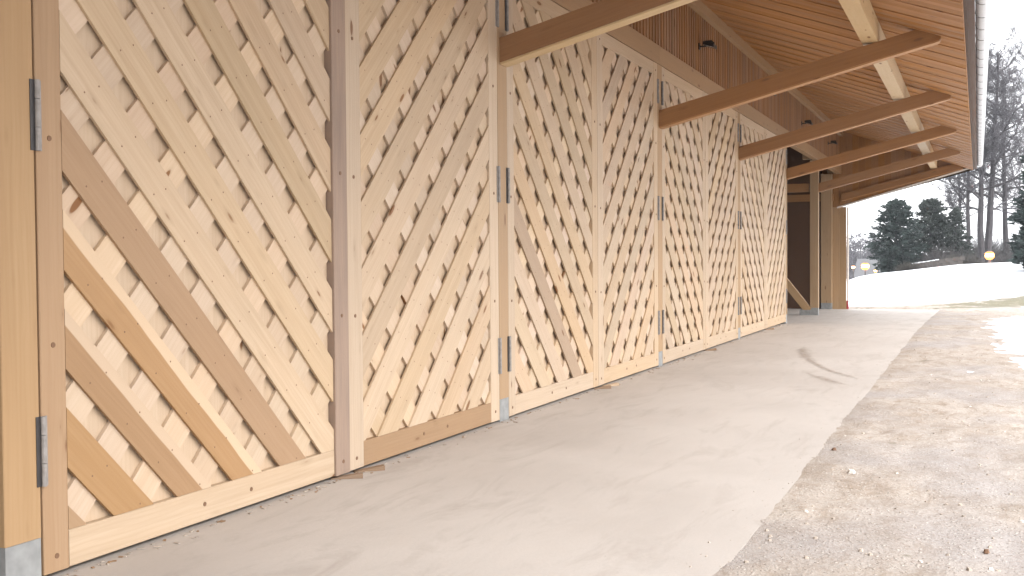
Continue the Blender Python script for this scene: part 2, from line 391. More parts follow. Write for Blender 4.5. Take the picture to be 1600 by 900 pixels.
tag(link('gravel', b.mesh('gravel', [M_STONE, M_PALE])), kind='stuff', label='small loose stones scattered over the dirt yard')
b = MB()
for k in range(260):
    x = 3.9+21*random.random()**1.4; y = -.015-abs(random.gauss(0,.06))
    a = random.random()*PI; L = .006+.02*random.random()**2; w_ = .003+.004*random.random(); ca, sa_ = math.cos(a), math.sin(a); z = slab_z(x)
    q = [(x+ca*L*i-sa_*w_*j, y+sa_*L*i+ca*w_*j) for i, j in ((-1,-1),(1,-1),(1,1),(-1,1))]
    b.add([(*p, z+.001) for p in q]+[(*p, z+.006) for p in q], [(4,5,6,7),(0,1,5,4),(1,2,6,5),(2,3,7,6),(3,0,4,7)], 0 if k % 3 else 1)
tag(link('wood_chips', b.mesh('wood_chips', [M_STONE, W_WEDGE])), kind='stuff', label='grit and splinters along the foot of the doors')
for (x, y, r, mat, lab) in [(7.80,-3.25,.042,M_PALE,'pale flat stone lying on the dirt close to the slab edge'),
                       (8.69,-3.03,.026,M_DOWEL,'dark clod of earth at the edge of the concrete'),
                       (5.88,-4.09,.026,M_DOWEL,'dark clod of earth in the foreground at lower right')]:
    b = MB(); stone_geo(b, 0, 0, 0, r)
    tag(link('stone', b.mesh('stone', mat), None, (x, y, height(x, y)+.002)), lab, 'stone', 'loose stones in the yard')

# ------------------------------------------------------------------ the timber hall
hall = thing('timber_hall', 'long open-eaved timber hall with wide wooden roof overhang and lattice doors', 'building')
BAY = [3.79+5.438*k for k in range(7)]           # post lines: 3.79 ... 36.42
PITCH = .36
def soff(o): return 5.54-PITCH*o                 # underside of the boards, o = metres outward of the wall
def cut(P, axis, lim, keep_less):                 # Sutherland-Hodgman clip of a 2D polygon
    out = []
    for i in range(len(P)):
        a, c = P[i], P[(i+1) % len(P)]; ia = (a[axis] <= lim) == keep_less; ic = (c[axis] <= lim) == keep_less
        if ia: out.append(a)
        if ia != ic:
            t = (lim-a[axis])/(c[axis]-a[axis]); out.append((a[0]+(c[0]-a[0])*t, a[1]+(c[1]-a[1])*t))
    return out
# posts with their steel shoes
for k, xb in [(0,3.705),(1,9.262),(2,14.69),(3,20.11),(4,25.50),(5,31.0),(6,36.36)]:
    zb = slab_z(xb); top = 4.165; sh = .21
    o = board('post', top-zb-sh, .21, .22 if k < 6 else .34, W_POST, hall, (xb, .11 if k < 6 else .45, (top+zb+sh)/2), V90)
    b = MB(); b.box(-.102,.102,*((-.107,.107) if k < 6 else (-.167,.167)),0,sh-.004)
    link('post_shoe', b.mesh('post_shoe', M_SHOE), o, None).matrix_parent_inverse = Matrix()
    s = o.children[0]; s.rotation_euler = (0, PI/2, 0); s.location = (-(top-zb-sh)/2-sh+.002, 0, 0)
# header beams, one to a bay, between door head and slats
for i in range(6):
    x0 = BAY[i]; x1 = BAY[i+1]
    board('header_beam', x1-x0-.004, .255, .16, W_HEAD, hall, ((x0+x1)/2, .078, 4.172+.1275))
    board('wall_plate', x1-x0-.004, .22, .20, W_HEAD, hall, ((x0+x1)/2, .05, 5.365+.11))
# slat screen between header and plate
scr = link('slat_screen', None, hall)
x = BAY[0]+.05; i = 0
while x < BAY[6]-.05:
    board('slat', .935, .092, .03, W_SLAT, scr, (x, .06, 4.43+.4675), V90); x += .147
b = MB(); b.box(BAY[0], BAY[6], .16, .18, 4.43, 5.36)
link('screen_backing', b.mesh('screen_backing', W_INT), scr)
# struts from post to eave, purlins on top of them, inner tie beams
def strut_mesh():
    b = MB(); b.prism([(0,3.31),(-3.61,4.20),(-3.61,soff(3.61)-.003),(-3.314,soff(3.314)-.003),(0,3.535)], -.08, .08, 'x'); return b
sb = strut_mesh()
# local x along the strut for the grain
ang = math.atan2(4.2-3.31, 3.61); org = Vector((0, 0, 3.31))
R = Matrix(((0,-math.cos(ang),math.sin(ang)),(1,0,0),(0,math.sin(ang),math.cos(ang)))).to_3x3()  # rows: local axes? columns built below
ex = Vector((0,-math.cos(ang),math.sin(ang))); ey = Vector((1,0,0)); ez = ex.cross(ey)
LM = Matrix((ex, ey, ez)).transposed()
sb.v = [tuple(LM.inverted() @ (Vector(v)-org)) for v in sb.v]
sm_me = sb.mesh('strut', W_STRUT)
STR = [-1.65]+BAY
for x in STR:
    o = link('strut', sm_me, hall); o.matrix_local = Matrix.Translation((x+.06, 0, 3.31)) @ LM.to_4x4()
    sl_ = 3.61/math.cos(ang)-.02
    board('lit_underside_strip', sl_, .022, .162, W_RAFT if x > 12 else W_PURL, o, (sl_/2+.004, 0, -.0125 if x < 12 else -.011), (0,0,0))  # pale strip added to show ground bounce on the strut's lower face
for x0, x1 in zip([-7.0]+STR, STR):
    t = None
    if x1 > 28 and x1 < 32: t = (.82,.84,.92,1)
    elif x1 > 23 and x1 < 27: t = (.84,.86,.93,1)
    zt = soff(2.87)-.004
    b = MB(); L = x1-x0-.006
    b.prism([(-.1,0),(.1,0),(.1,soff(2.67)-4.232-.004),(-.1,soff(2.87)-4.232-.004)], -L/2, L/2, 'x')
    o = link('purlin', b.mesh('purlin', W_PURL), hall, ((x0+x1)/2+.06, -2.77, 4.232))
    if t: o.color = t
for x in BAY[1:]:
    board('tie_beam', 5.0, .23, .16, W_STRUT, hall, (x+.06, .22+2.5+.03, 3.42), (0,0,PI/2))
    board('wall_stud', 1.2, .21, .2, W_POST, hall, (x, .32, 4.8), V90)
# diagonal braces with their feet inside the open bays
for x in BAY[4:6]:
    L = 1.9; zb = slab_z(x)
    o = board('brace', L, .2, .16, W_POST, hall, (x+.02, .22+L/2*.66, zb+.2+L/2*.75), (0,0,0))
    o.matrix_local = Matrix.Translation((x-.02, .26+L/2*.62, zb+.12+L/2*.785)) @ Matrix.Rotation(PI/2, 4, 'Z') @ Matrix.Rotation(-math.atan2(.785,.62), 4, 'Y')
    b = MB(); b.box(x-.12, x+.08, .225, .50, zb+.002, zb+.15); link('brace_foot', b.mesh('brace_foot', M_SHOE), hall)
# soffit boards running down the slope, thin battens between them
soffit = link('soffit', None, hall)
La = math.hypot(3.89+.25, PITCH*(3.89+.25)); sa = math.atan(PITCH)
cx = -(3.89-.25)/2
x = -7.4; 
def slope_loc(x, o, dz): return (x, -o, soff(o)+dz)
while x < 36.40:
    board('soffit_board', La, .1494, .022, W_SOFF, soffit, slope_loc(x+.075, 1.82, .012), (0,0,0))
    o = soffit.children[-1] if False else C.objects[-1]
    o.matrix_local = Matrix.Translation(slope_loc(x+.075, 1.82, .012+random.uniform(-.0015,.0015))) @ Matrix.Rotation(PI/2, 4, 'Z') @ Matrix.Rotation(-sa, 4, 'Y') @ Matrix.Rotation(PI/2, 4, 'X')
    x += .150
x = -7.2
while x < 36.3:
    o = board('batten', La-.02, .034, .012, W_RAFT, soffit)
    o.matrix_local = Matrix.Translation(slope_loc(x, 1.82, -.0075)) @ Matrix.Rotation(PI/2, 4, 'Z') @ Matrix.Rotation(-sa, 4, 'Y') @ Matrix.Rotation(PI/2, 4, 'X')
    x += .725
# roof skin over the boards and over the inside, walls that close the inside
b = MB()
def roofz(y): return 5.54+PITCH*y
for (ya, yb) in [(-3.93, .24), (.24, 9.0)]:
    za, zb_ = roofz(ya)+.03, roofz(yb)+.03
    b.prism([(ya,za),(yb,zb_),(yb,zb_+.12),(ya,za+.12)], -7.6, 36.85, 'x')
link('roof_covering', b.mesh('roof_covering', M_ROOF), hall)
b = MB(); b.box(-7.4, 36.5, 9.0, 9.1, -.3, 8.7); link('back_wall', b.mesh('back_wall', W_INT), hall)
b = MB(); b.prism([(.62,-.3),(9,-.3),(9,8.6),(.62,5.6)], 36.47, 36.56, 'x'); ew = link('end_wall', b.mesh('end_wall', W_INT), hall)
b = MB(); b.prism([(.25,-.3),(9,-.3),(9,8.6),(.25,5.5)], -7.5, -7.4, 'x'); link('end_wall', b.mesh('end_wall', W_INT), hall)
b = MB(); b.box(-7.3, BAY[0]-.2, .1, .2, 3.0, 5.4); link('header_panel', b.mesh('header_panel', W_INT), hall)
# gable closing at the far end: upright boards between the last strut and the roof
gab = link('gable_panel', None, hall)
y = .26; k = 0
while y > -3.88:
    y1 = max(y-.195, -3.885)
    f = lambda yy: 3.15+.283*(-yy-.0)
    P = [(y,f(y)),(y1+.004,f(y1+.004)),(y1+.004,roofz(y1)+.0),(y,roofz(y)+.0)]
    if P[1][1] < P[2][1]-.01 or True:
        b = MB(); L0 = .0
        b.v = []; vs8 = [(36.50,*p) for p in P]+[(36.53,*p) for p in P]
        yc, zc = (y+y1)/2, P[0][1]
        vs8 = [(v[2]-zc, v[0]-36.50, v[1]-yc) for v in vs8]
        b.add(vs8, [(0,1,2,3),(7,6,5,4),(0,4,5,1),(1,5,6,2),(2,6,7,3),(3,7,4,0)])
        o = link('gable_board', b.mesh('gable_board', W_STRUT), gab)
        o.matrix_local = Matrix.Translation((36.50, yc, zc)) @ Matrix(((0,1,0),(0,0,1),(1,0,0))).to_4x4()
    y -= .197
b = MB(); b.prism([(.95,2.88),(-3.93,3.152+.283*3.93),(-3.93,roofz(-3.93)+.025),(.9,roofz(.9)+.025)], 36.535, 36.56, 'x'); link('gable_backing', b.mesh('gable_backing', W_STRUT), gab)
gl = math.hypot(4.03, 4.03*.283)
o = board('verge_trim', gl, .05, .05, M_TRIM, hall)
o.matrix_local = Matrix.Translation((36.472, -1.875, 3.15+.283*1.875-.024)) @ Matrix.Rotation(-PI/2, 4, 'Z') @ Matrix.Rotation(-math.atan(.283), 4, 'Y')
# pale end panel under the gable, downpipe with a dark red base
for yy in (-.045, .158, .361):
    board('end_board', 3.2+.17, .2, .05, W_POST, hall, (36.497, yy, 1.5-.08+.0), (0,-PI/2,0)).rotation_euler = (PI/2, -PI/2, 0)
b = MB(); b.tube((36.56,-.185,-.02),(36.56,-.185,3.1), .034, .034, 10, True)
dp = link('downpipe', b.mesh('downpipe', M_TRIM, smooth=False), hall)
b = MB(); b.tube((36.56,-.165,-.25),(36.56,-.165,.06), .052, .048, 10, True); b.tube((36.56,-.165,.06),(36.56,-.165,.085), .056, .056, 10, True)
link('pipe_base', b.mesh('pipe_base', M_RED), dp)
# eave: fascia, half-round gutter and its hangers
b = MB(); b.box(-7.5, 36.8, -4.004, -3.905, soff(3.9)+.06, soff(3.9)+.30); link('fascia', b.mesh('fascia', W_INT), hall)
b = MB(); n = 12; r = .078; gy0, gz = -4.085, 4.335
prof = [(gy0+r*math.cos(PI+PI*i/n), gz+r*math.sin(PI+PI*i/n)) for i in range(n+1)]
prof2 = [(gy0+(r-.004)*math.cos(PI+PI*i/n), gz+(r-.004)*math.sin(PI+PI*i/n)) for i in range(n, -1, -1)]
b.prism(prof+prof2, -7.5, 36.95, 'x')
b.tube((-7.5, gy0-r, gz),(36.95, gy0-r, gz), .011, .011, 8, True)
gut = link('gutter', b.mesh('gutter', M_GUT, smooth=False), hall)
b = MB()
pr = [(gy0+(r+.006)*math.cos(PI+PI*i/n), gz+(r+.006)*math.sin(PI+PI*i/n)) for i in range(n+1)]
pr2 = [(gy0+(r+.001)*math.cos(PI+PI*i/n), gz+(r+.001)*math.sin(PI+PI*i/n)) for i in range(n, -1, -1)]
b.prism(pr[5:]+pr2[:len(pr2)-5], -.006, .006, 'x'); b.box(-.006, .006, gy0+r-.06, -4.0, gz+.004, gz+.010)
hm = b.mesh('hanger', M_GUTD)
x = -7.2
while x < 36.8: link('hanger', hm, gut, (x, 0, 0)); x += .725

# ------------------------------------------------------------------ lattice doors
def clip_strip(n2, lo, hi, x0, x1, z0, z1):
    P = [(x0,z0),(x1,z0),(x1,z1),(x0,z1)]
    for sgn, lim in ((1, hi), (-1, -lo)):
        out = []
        for i in range(len(P)):
            a, c = P[i], P[(i+1) % len(P)]
            fa = sgn*(a[0]*n2[0]+a[1]*n2[1])-lim; fc = sgn*(c[0]*n2[0]+c[1]*n2[1])-lim
            if fa <= 0: out.append(a)
            if (fa < 0 < fc) or (fc < 0 < fa):
                t = fa/(fa-fc); out.append((a[0]+(c[0]-a[0])*t, a[1]+(c[1]-a[1])*t))
        P = out
        if len(P) < 3: return None
    A = abs(sum(P[i][0]*P[(i+1) % len(P)][1]-P[(i+1) % len(P)][0]*P[i][1] for i in range(len(P))))/2
    return P if A > .004 else None
PT = .478
SQ = math.sqrt(.5)
def diag_boards(rising, lo0, width, k0, k1, rect, y0, th):
    """planks of one layer clipped to the leaf's opening; returns (k, mesh verts, matrix)"""
    res = []; nrm = (-1, 1) if rising else (1, 1)
    d = Vector((SQ, 0, SQ)) if rising else Vector((SQ, 0, -SQ))
    e = Vector((-SQ, 0, SQ)) if rising else Vector((SQ, 0, SQ))
    for k in range(k0, k1):
        lo = lo0+k*PT; P = clip_strip(nrm, lo, lo+width, *rect)
        if not P: continue
        mid = (lo+width/2)/2
        c = Vector((nrm[0]*mid, 0, nrm[1]*mid))
        ts = [Vector((p[0],0,p[1])).dot(d) for p in P]; c += d*((min(ts)+max(ts))/2-c.dot(d))
        b = MB(); loc = [((Vector((p[0],0,p[1]))-c).dot(d), (Vector((p[0],0,p[1]))-c).dot(e)) for p in P]
        b.prism([(q[0], q[1]) for q in loc], 0, th, 'y')
        res.append((k, b, Matrix.Translation((c.x, y0, c.z)) @ Matrix((d, Vector((0,1,0)), e)).transposed().to_4x4()))
    return res
ZB, ZT = .025, 4.163
hinge_cache = {}
def hinge_meshes():
    b = MB(); b.box(0, .030, -.004, -.001, -.165, .165); b.box(.03,.031,-.003,.0,-.16,.16)
    pl = b.mesh('hinge_plate', M_STEEL)
    b = MB(); b.tube((0,-.012,-.165),(0,-.012,-.058), .0125,.0125, 10, True); b.tube((0,-.012,-.055),(0,-.012,.075), .0125,.0125, 10, True); b.tube((0,-.012,.078),(0,-.012,.165), .0125,.0125, 10, True)
    ba = b.mesh('hinge_barrel', M_STEEL, smooth=False)
    b = MB(); b.box(-.036, -.004, -.004, -.001, -.165, .165); dk = b.mesh('hinge_leaf', M_DARKST)
    return pl, ba, dk
H_PL, H_BA, H_DK = hinge_meshes()
def dowel_mesh():
    b = MB(); b.tube((0,.002,0),(0,-.003,0), .014,.013, 8, True); return b.mesh('dowel', M_DOWEL)
DOW = dowel_mesh()
lat_cache = {}
def leaf(xl, xr, falling, s0, d0, label, cachekey, off, special=None, sl=.155, sr=.18, mats=None):
    """falling: front planks run down to the right. s0/d0: plank edge phases for the leaf at offset 0."""
    mats = mats or {}
    t = thing('barn_door', label, 'door', (xl, 0, 0), 'lattice doors along the hall front')
    w = xr-xl
    H = ZT-ZB
    # frame
    o = board('stile', H, sl, .07, mats.get('left', W_LIGHT), t, (sl/2, .035, ZB+H/2), V90)
    if 'left_tint' in mats: o.color = mats['left_tint']
    yo = mats.get('right_proud', 0)
    o = board('stile', H, sr, .07+yo, mats.get('right', W_LIGHT), t, (w-sr/2, .035-yo/2, ZB+H/2), V90)
    rw = w-sl-sr-.004
    o = board('bottom_rail', rw, .18, .068, mats.get('bottom', W_LIGHT), t, (sl+(w-sl-sr)/2, .036, ZB+.09))
    o = board('top_rail', rw, .165, .068, W_LIGHT, t, (sl+(w-sl-sr)/2, .036, ZT-.0825))
    b = MB(); b.box(-(ZT-ZB-.34)/2, (ZT-ZB-.34)/2, -.009, .009, -rw/2, rw/2)
    key = ('bk', round(rw,3))
    if key not in lat_cache: lat_cache[key] = b.mesh('backing_panel', W_BACK)
    link('backing_panel', lat_cache[key], t, (sl+(w-sl-sr)/2, .054, (ZB+.18+ZT-.165)/2), V90)
    # lattice
    if cachekey not in lat_cache:
        x0, x1, z0, z1 = sl+.002+xl-off, w-sr-.002+xl-off, ZB+.182, ZT-.167
        L = []
        rect = (x0, x1, z0, z1)
        if falling:
            L += [('f', *q) for q in diag_boards(False, s0, .29, -40, 40, rect, .003, .017)]
            L += [('b', *q) for q in diag_boards(True, d0-.27, .27, -40, 40, rect, .021, .0225)]
        else:
            L += [('f', *q) for q in diag_boards(True, d0-.30, .30, -40, 40, rect, .003, .017)]
            L += [('b', *q) for q in diag_boards(False, s0, .27, -40, 40, rect, .021, .0225)]
        lat_cache[cachekey] = [(ly, k, b.mesh('lattice_board', W_LIGHT if ly == 'f' else W_SECOND), m) for ly, k, b, m in L]
    for ly, k, me, m in lat_cache[cachekey]:
        sp = special.get(k) if (special and ly == 'f') else None
        if sp: me = me.copy(); me.materials[0] = sp
        o = link('lattice_board', me, t); o.matrix_local = Matrix.Translation((off-xl, 0, 0)) @ m
        if sp: o['label'] = {'spruce_yellow': 'yellowish diagonal board', 'spruce_brown': 'brown diagonal board'}.get(sp.name, 'tan diagonal board')
        v = random.uniform(.95, 1.03); o.color = (v, v*random.uniform(.975,1.0), v*random.uniform(.94,1.0), 1)
    if ('nails', cachekey) not in lat_cache:
        b = MB(); x0, x1, z0, z1 = sl+.03+xl-off, w-sr-.03+xl-off, ZB+.20, ZT-.19
        sc, dc = (s0+.145, d0-.135) if falling else (s0+.135, d0-.15)
        for i in range(-40, 40):
            for j in range(-40, 40):
                ss, dd = sc+i*PT, dc+j*PT
                for q in (-.05, .05):
                    cxn, czn = (ss-dd)/2+q*random.uniform(.8,1.2), (ss+dd)/2+(q if falling else -q)*.4+random.uniform(-.012,.012)
                    if x0 < cxn < x1 and z0 < czn < z1: b.add([(cxn+.0055*math.cos(a*PI/3), .0022, czn+.0055*math.sin(a*PI/3)) for a in range(6)], [tuple(range(6))])
        lat_cache[('nails', cachekey)] = b.mesh('nail_heads', M_DOWEL, fix=False)
    tag(link('nail_heads', lat_cache[('nails', cachekey)], t, (off-xl, 0, 0)), kind='stuff')
    # dowels in the frame, hinges on the post side
    for zz in (.10, 1.11, 2.09, 3.06, 4.05):
        link('dowel', DOW, t, (sl*.5, -.0, zz)); link('dowel', DOW, t, (w-sr*.5, -yo, zz+.012))
    for fx in (.43, .59): link('dowel', DOW, t, (w*fx, .002, ZB+.095))
    hx = 0 if falling else w
    for zz in (.615, 2.19, 3.79):
        h = link('hinge', None, t, (hx, 0, zz)); sgn = 1 if falling else -1
        a = link('hinge_plate', H_PL, h); a.scale.x = sgn
        link('hinge_barrel', H_BA, h, (.0*sgn, 0, 0)); c = link('hinge_leaf', H_DK, h); c.scale.x = sgn
    return t
leaf(3.822, 6.528, True, 6.88, -2.165, 'nearest lattice door leaf, with tan boards low at left and a grey right stile', 'L1', 0,
     {-2: W_TAN, -3: W_TANSAP, -4: W_TANSAP, -5: W_TAN, -6: W_TAN}, mats=dict(left=W_TAN, right=W_GREY, right_proud=.014))
leaf(6.536, 9.150, False, 9.55, -4.345, 'lattice door leaf with a tan bottom rail, right of the grey stile', 'L2', 0, sl=.20, sr=.19, mats=dict(bottom=W_TAN))
leaf(9.372, 11.99, True, 13.27, -6.70, 'lattice door leaf with one brown and one yellowish diagonal board', 'L3', 0,
     {-4: W_BROWN, -3: W_YEL})
leaf(11.998, 14.580, False, 15.05, -9.84, 'lattice door leaf right of the one with the brown board', 'L4', 0, sl=.20, sr=.19)
for j, (a, c) in enumerate([('left leaf of the third lattice door pair from the camera', 'right leaf of the third lattice door pair from the camera'),
                            ('left leaf of the farthest lattice door pair', 'farthest lattice door leaf, next to the dark open bay')]):
    dx = 5.43*(j+1)
    leaf(9.372+dx, 11.99+dx, True, 13.27, -6.70, a, 'L3', dx)
    leaf(11.998+dx, 14.580+dx, False, 15.05, -9.84, c, 'L4', dx, sl=.20, sr=.19)

# wedges pushed under the meeting stiles
def wedge(x, y, rz, L, label, mat=W_WEDGE):
    b = MB(); b.prism([(-L/2,0),(L/2,0),(L/2,.034),(-L/2,.006)], -.03, .03, 'y')
    o = link('wooden_wedge', b.mesh('wooden_wedge', mat), None, (x, y, slab_z(x)+.001), (0,0,rz)); tag(o, label, 'wedge', 'wooden wedges under the doors')
wedge(6.42, -.05, -1.0, .22, 'brown wooden wedge under the grey stile of the nearest door')
wedge(6.70, -.06, -.75, .22, 'wooden wedge under the door leaf with tan bottom rail')
wedge(11.95, -.06, -1.1, .2, 'wooden wedge under the door leaf with the brown board')
wedge(12.22, -.07, -.8, .2, 'pale wooden wedge under the leaf right of the brown-board leaf', W_LIGHT)
wedge(17.45, -.06, -.9, .2, 'wooden wedge under the third door pair from the camera')
wedge(22.9, -.06, -.9, .2, 'wooden wedge under the farthest door pair')

# floodlights on the slat screen
for x, lab in [(17.2,'black floodlight on the slat screen, nearest of the four'), (22.75,'second black floodlight from the camera, over the farthest door pair'),
               (28.15,'third black floodlight, above the open bay'), (33.4,'farthest black floodlight, above the last bay')]:
    t = thing('floodlight', lab, 'floodlight', (x, .04, 4.86), 'floodlights under the eaves'); t.scale = (.78, .85, .8)
    b = MB(); b.box(-.06,.06,-.012,.004,-.06,.06); b.box(-.015,.015,-.14,-.01,-.014,.014); link('bracket', b.mesh('bracket', M_BLACK), t)
    b = MB(); b.prism([(-.30,-.055),(-.10,.015),(-.10,.075),(-.30,.015)], -.15, .15, 'x')
    for q in range(5): b.box(-.12+q*.058,-.112+q*.058,-.26,-.12,.05,.085)
    h = link('housing', b.mesh('housing', M_BLACK), t)
    b = MB(); b.add([(-.13,-.29,-.056),(.13,-.29,-.056),(.13,-.115,.005),(-.13,-.115,.005)], [(0,1,2,3)]); link('lens', b.mesh('lens', M_LENS), t)

# ------------------------------------------------------------------ beyond the yard
def bare_tree(name, x, y, z, h, r, label, seed, lean=(0,0), spread=.55, density=1.0, first=.35, group='bare trees behind the snowy field', fork=False):
    rnd = random.Random(seed); tr = MB(); tw = MB()
    t = thing(name, label, 'tree', (x, y, z), group)
    segs = 9; p = Vector((0,0,-.4)); pts = [p.copy()]
    for i in range(segs):
        p = p+Vector((lean[0]*h/segs+rnd.uniform(-.05,.05)*h*.12, lean[1]*h/segs+rnd.uniform(-.05,.05)*h*.12, (h+.4)/segs)); pts.append(p.copy())
    rad = lambda f: r*(1-.82*f)*(1+.35*max(0, .08-f)/.08)
    for i in range(segs): tr.tube(pts[i], pts[i+1], rad(i/segs), rad((i+1)/segs), 8)
    def branch(p, d, L, r, lev):
        q = p; n = 4 if lev < 2 else 3
        for s in range(n):
            d = (d+Vector((rnd.gauss(0,.16), rnd.gauss(0,.16), rnd.gauss(.06,.12)))).normalized()
            q2 = q+d*(L/n); (tr if lev == 0 else tw).tube(q, q2, r*(1-s/n*.6), r*(1-(s+1)/n*.6), 5 if lev == 0 else 3)
            if lev < 3:
                m = [2,3,3][lev]
                for _ in range(m):
                    if rnd.random() < .80*density:
                        a = Vector((rnd.gauss(0,1), rnd.gauss(0,1), rnd.gauss(.25,.6))).normalized()
                        branch(q2, (d*.75+a*.8).normalized(), L*rnd.uniform(.36,.6), max(.0115, r*.5), lev+1)
            q = q2
    nb = int(15*density)+3
    for k in range(nb):
        f = first+(1-first)*(k/(nb-1))**.9*.97; i = min(segs-1, int(f*segs)); pp = pts[i].lerp(pts[i+1], f*segs-i)
        a = k*2.4+rnd.uniform(-.4,.4); el = rnd.uniform(.15,.75)
        branch(pp, Vector((math.cos(a)*math.cos(el), math.sin(a)*math.cos(el), math.sin(el))), h*spread*(1-f*.62)*rnd.uniform(.5,.85), rad(f)*.5, 0)
    link('trunk', tr.mesh('trunk', M_BARK, fix=False), t); link('crown', tw.mesh('crown', M_TWIG, fix=False), t)
    return t
def conifer(x, y, z, h, w, label, seed, mat, n=5200, group='evergreens at the edge of the snowy field', bulge=.28, power=.8):
    rnd = random.Random(seed); t = thing('conifer_tree', label, 'tree', (x, y, z), group)
    b = MB(); b.tube((0,0,-.3),(0,0,h*.93), w*.05, .02, 7); link('trunk', b.mesh('trunk', M_BARK), t)
    b = MB()
    nb = n//30
    for k in range(nb):
        f = (k+rnd.random())/nb; f = f**1.1
        prof = (.25+.75*min(1, f/bulge)**.6 if f < bulge else ((1-f)/(1-bulge))**power)*w*.5
        a = k*2.39996+rnd.gauss(0,.3)
        L = prof*rnd.uniform(.72,1.22)+.05
        rise = rnd.uniform(-.12,.45)*(1 if f > .2 else .4)
        for q in range(30):
            u = rnd.random()**.6; c = Vector((math.cos(a)*L*u, math.sin(a)*L*u, f*h*.97+L*u*rise-.12*L*u*u))
            c += Vector((rnd.gauss(0,1), rnd.gauss(0,1), rnd.gauss(0,.8)))*(.035*h*.5*(1.15-u*.7)+.02)
            out = Vector((math.cos(a)+rnd.gauss(0,.6), math.sin(a)+rnd.gauss(0,.6), rnd.uniform(-.2,.8))).normalized(); side = out.orthogonal().normalized(); side.rotate(Matrix.Rotation(rnd.random()*6.28, 3, out))
            s = h*rnd.uniform(.018,.05); wd = s*.32
            tip = c+out*s; b.add([c-side*wd, tip, c+side*wd, c+out*s*.4+out.cross(side)*wd*.8], [(0,1,3),(3,1,2),(0,3,2)])
    link('crown', b.mesh('crown', mat, fix=False), t); return t
def bush(name, x, y, z, w, d, h, label, seed, mat, n=900, cat='bush', group=None, tw=.012):
    rnd = random.Random(seed); t = thing(name, label, cat, (x, y, z), group); b = MB(); c_ = MB()
    for k in range(n):
        a = rnd.random()*6.28; rr = math.sqrt(rnd.random()); bx, by = math.cos(a)*rr*d/2*.7, math.sin(a)*rr*w/2*.8
        el = rnd.uniform(.5,1.4); dd = Vector((math.cos(a)*math.cos(el)*.8+rnd.gauss(0,.25), math.sin(a)*math.cos(el)*.8+rnd.gauss(0,.25), math.sin(el)))
        hh = h*(1-.55*rr*rr)*rnd.uniform(.5,1.02); p = Vector((bx, by, -.1)); q = p+dd.normalized()*hh*.55; e = q+(dd+Vector((rnd.gauss(0,.4),rnd.gauss(0,.4),rnd.gauss(0,.3)))).normalized()*hh*.5
        (b if k % 4 else c_).tube(p, q, tw*1.6, tw, 3); (b if k % 4 else c_).tube(q, e, tw, tw*.5, 3)
        for m_ in range(2):
            e2 = q+(dd+Vector((rnd.gauss(0,.8),rnd.gauss(0,.8),rnd.gauss(0,.4)))).normalized()*hh*.4; b.tube(q, e2, tw*.8, tw*.4, 3)
    link('twigs', b.mesh('twigs', mat, fix=False), t); link('stems', c_.mesh('stems', M_BARK, fix=False), t); return t
conifer(72, .66, .0, 5.05, 3.4, 'broad dark evergreen nearest the hall at left of the field edge', 3, M_CON, 11000, bulge=.36, power=.5)
conifer(76, -1.2, .1, 5.15, 2.9, 'greyish evergreen between the broad dark one and the bare trees', 5, M_CON2, 9000, bulge=.4, power=.45)
conifer(74.5, -2.75, .1, 4.5, 2.1, 'small narrow evergreen beside the bare thicket', 8, M_CON2, 4500, bulge=.35, power=.75)
conifer(55, -7.0, .8, 9.0, 3.0, 'tall dark spruce at the right edge of the view', 11, M_CON, 9000, bulge=.12, power=.9, group='evergreens at the edge of the snowy field')
bare_tree('bare_tree', 80, -3.47, .6, 12.5, .17, 'slender bare tree left of the twin-trunked tree', 21, spread=.5, density=.95)
bare_tree('bare_tree', 80, -4.22, .6, 14, .24, 'tall bare tree, left trunk of the close pair behind the glowing lamp', 22, lean=(0,.01), spread=.5, first=.3)
bare_tree('bare_tree', 80.2, -4.66, .6, 14.5, .27, 'tall bare tree, right trunk of the close pair behind the glowing lamp', 23, lean=(0,-.03), spread=.5, first=.3)
bare_tree('bare_tree', 85, -5.95, .6, 14, .22, 'bare tree between the close pair of trunks and the spruce', 24, spread=.45, first=.32)
bare_tree('bare_tree', 92, -7.6, .5, 15, .2, 'bare tree at the right edge behind the spruce', 25, spread=.45, first=.3)
bare_tree('bare_tree', 96, -2.6, .3, 11, .16, 'bare tree rising behind the narrow evergreen', 26, spread=.45, first=.25, density=.9)
bush('thicket', 83, -3.7, .2, 2.2, 2.5, 3.6, 'grey bare thicket at the foot of the slender bare tree', 31, M_THICK, 700, group='bare thickets under the trees')
bush('thicket', 86, -5.6, .2, 3.0, 2.5, 4.0, 'grey bare thicket behind the lamp', 32, M_THICK, 900, group='bare thickets under the trees')
bush('thicket', 73, -2.2, .35, 2.2, 1.5, 2.4, 'brownish bare shrub in front of the greyish evergreen', 33, M_THICK, 700, group='bare thickets under the trees')
bush('thicket', 70, -3.2, .5, 2.2, 1.5, 1.55, 'olive grey shrub right of the low wall', 34, M_BRUSH, 700, group='bare thickets under the trees')
bush('dry_bush', 66, -.42, .5, .95, .9, .95, 'round brown dry bush at the left end of the low wall', 35, M_BRUSH, 600)
bush('hedge', 71, -5.9, .7, 2.6, 1.4, 1.15, 'low grey hedge on the crest below the spruce', 36, M_THICK, 1300)
bush('hedge', 71.5, -3.9, .7, 1.6, 1.2, .8, 'low grey hedge on the crest left of the lamp', 37, M_THICK, 700)
bush('dry_bush', 68, 3.0, -.6, 1.1, 1.2, 1.15, 'dark bush beside the hall post at the left of the field', 38, M_THICK, 500)
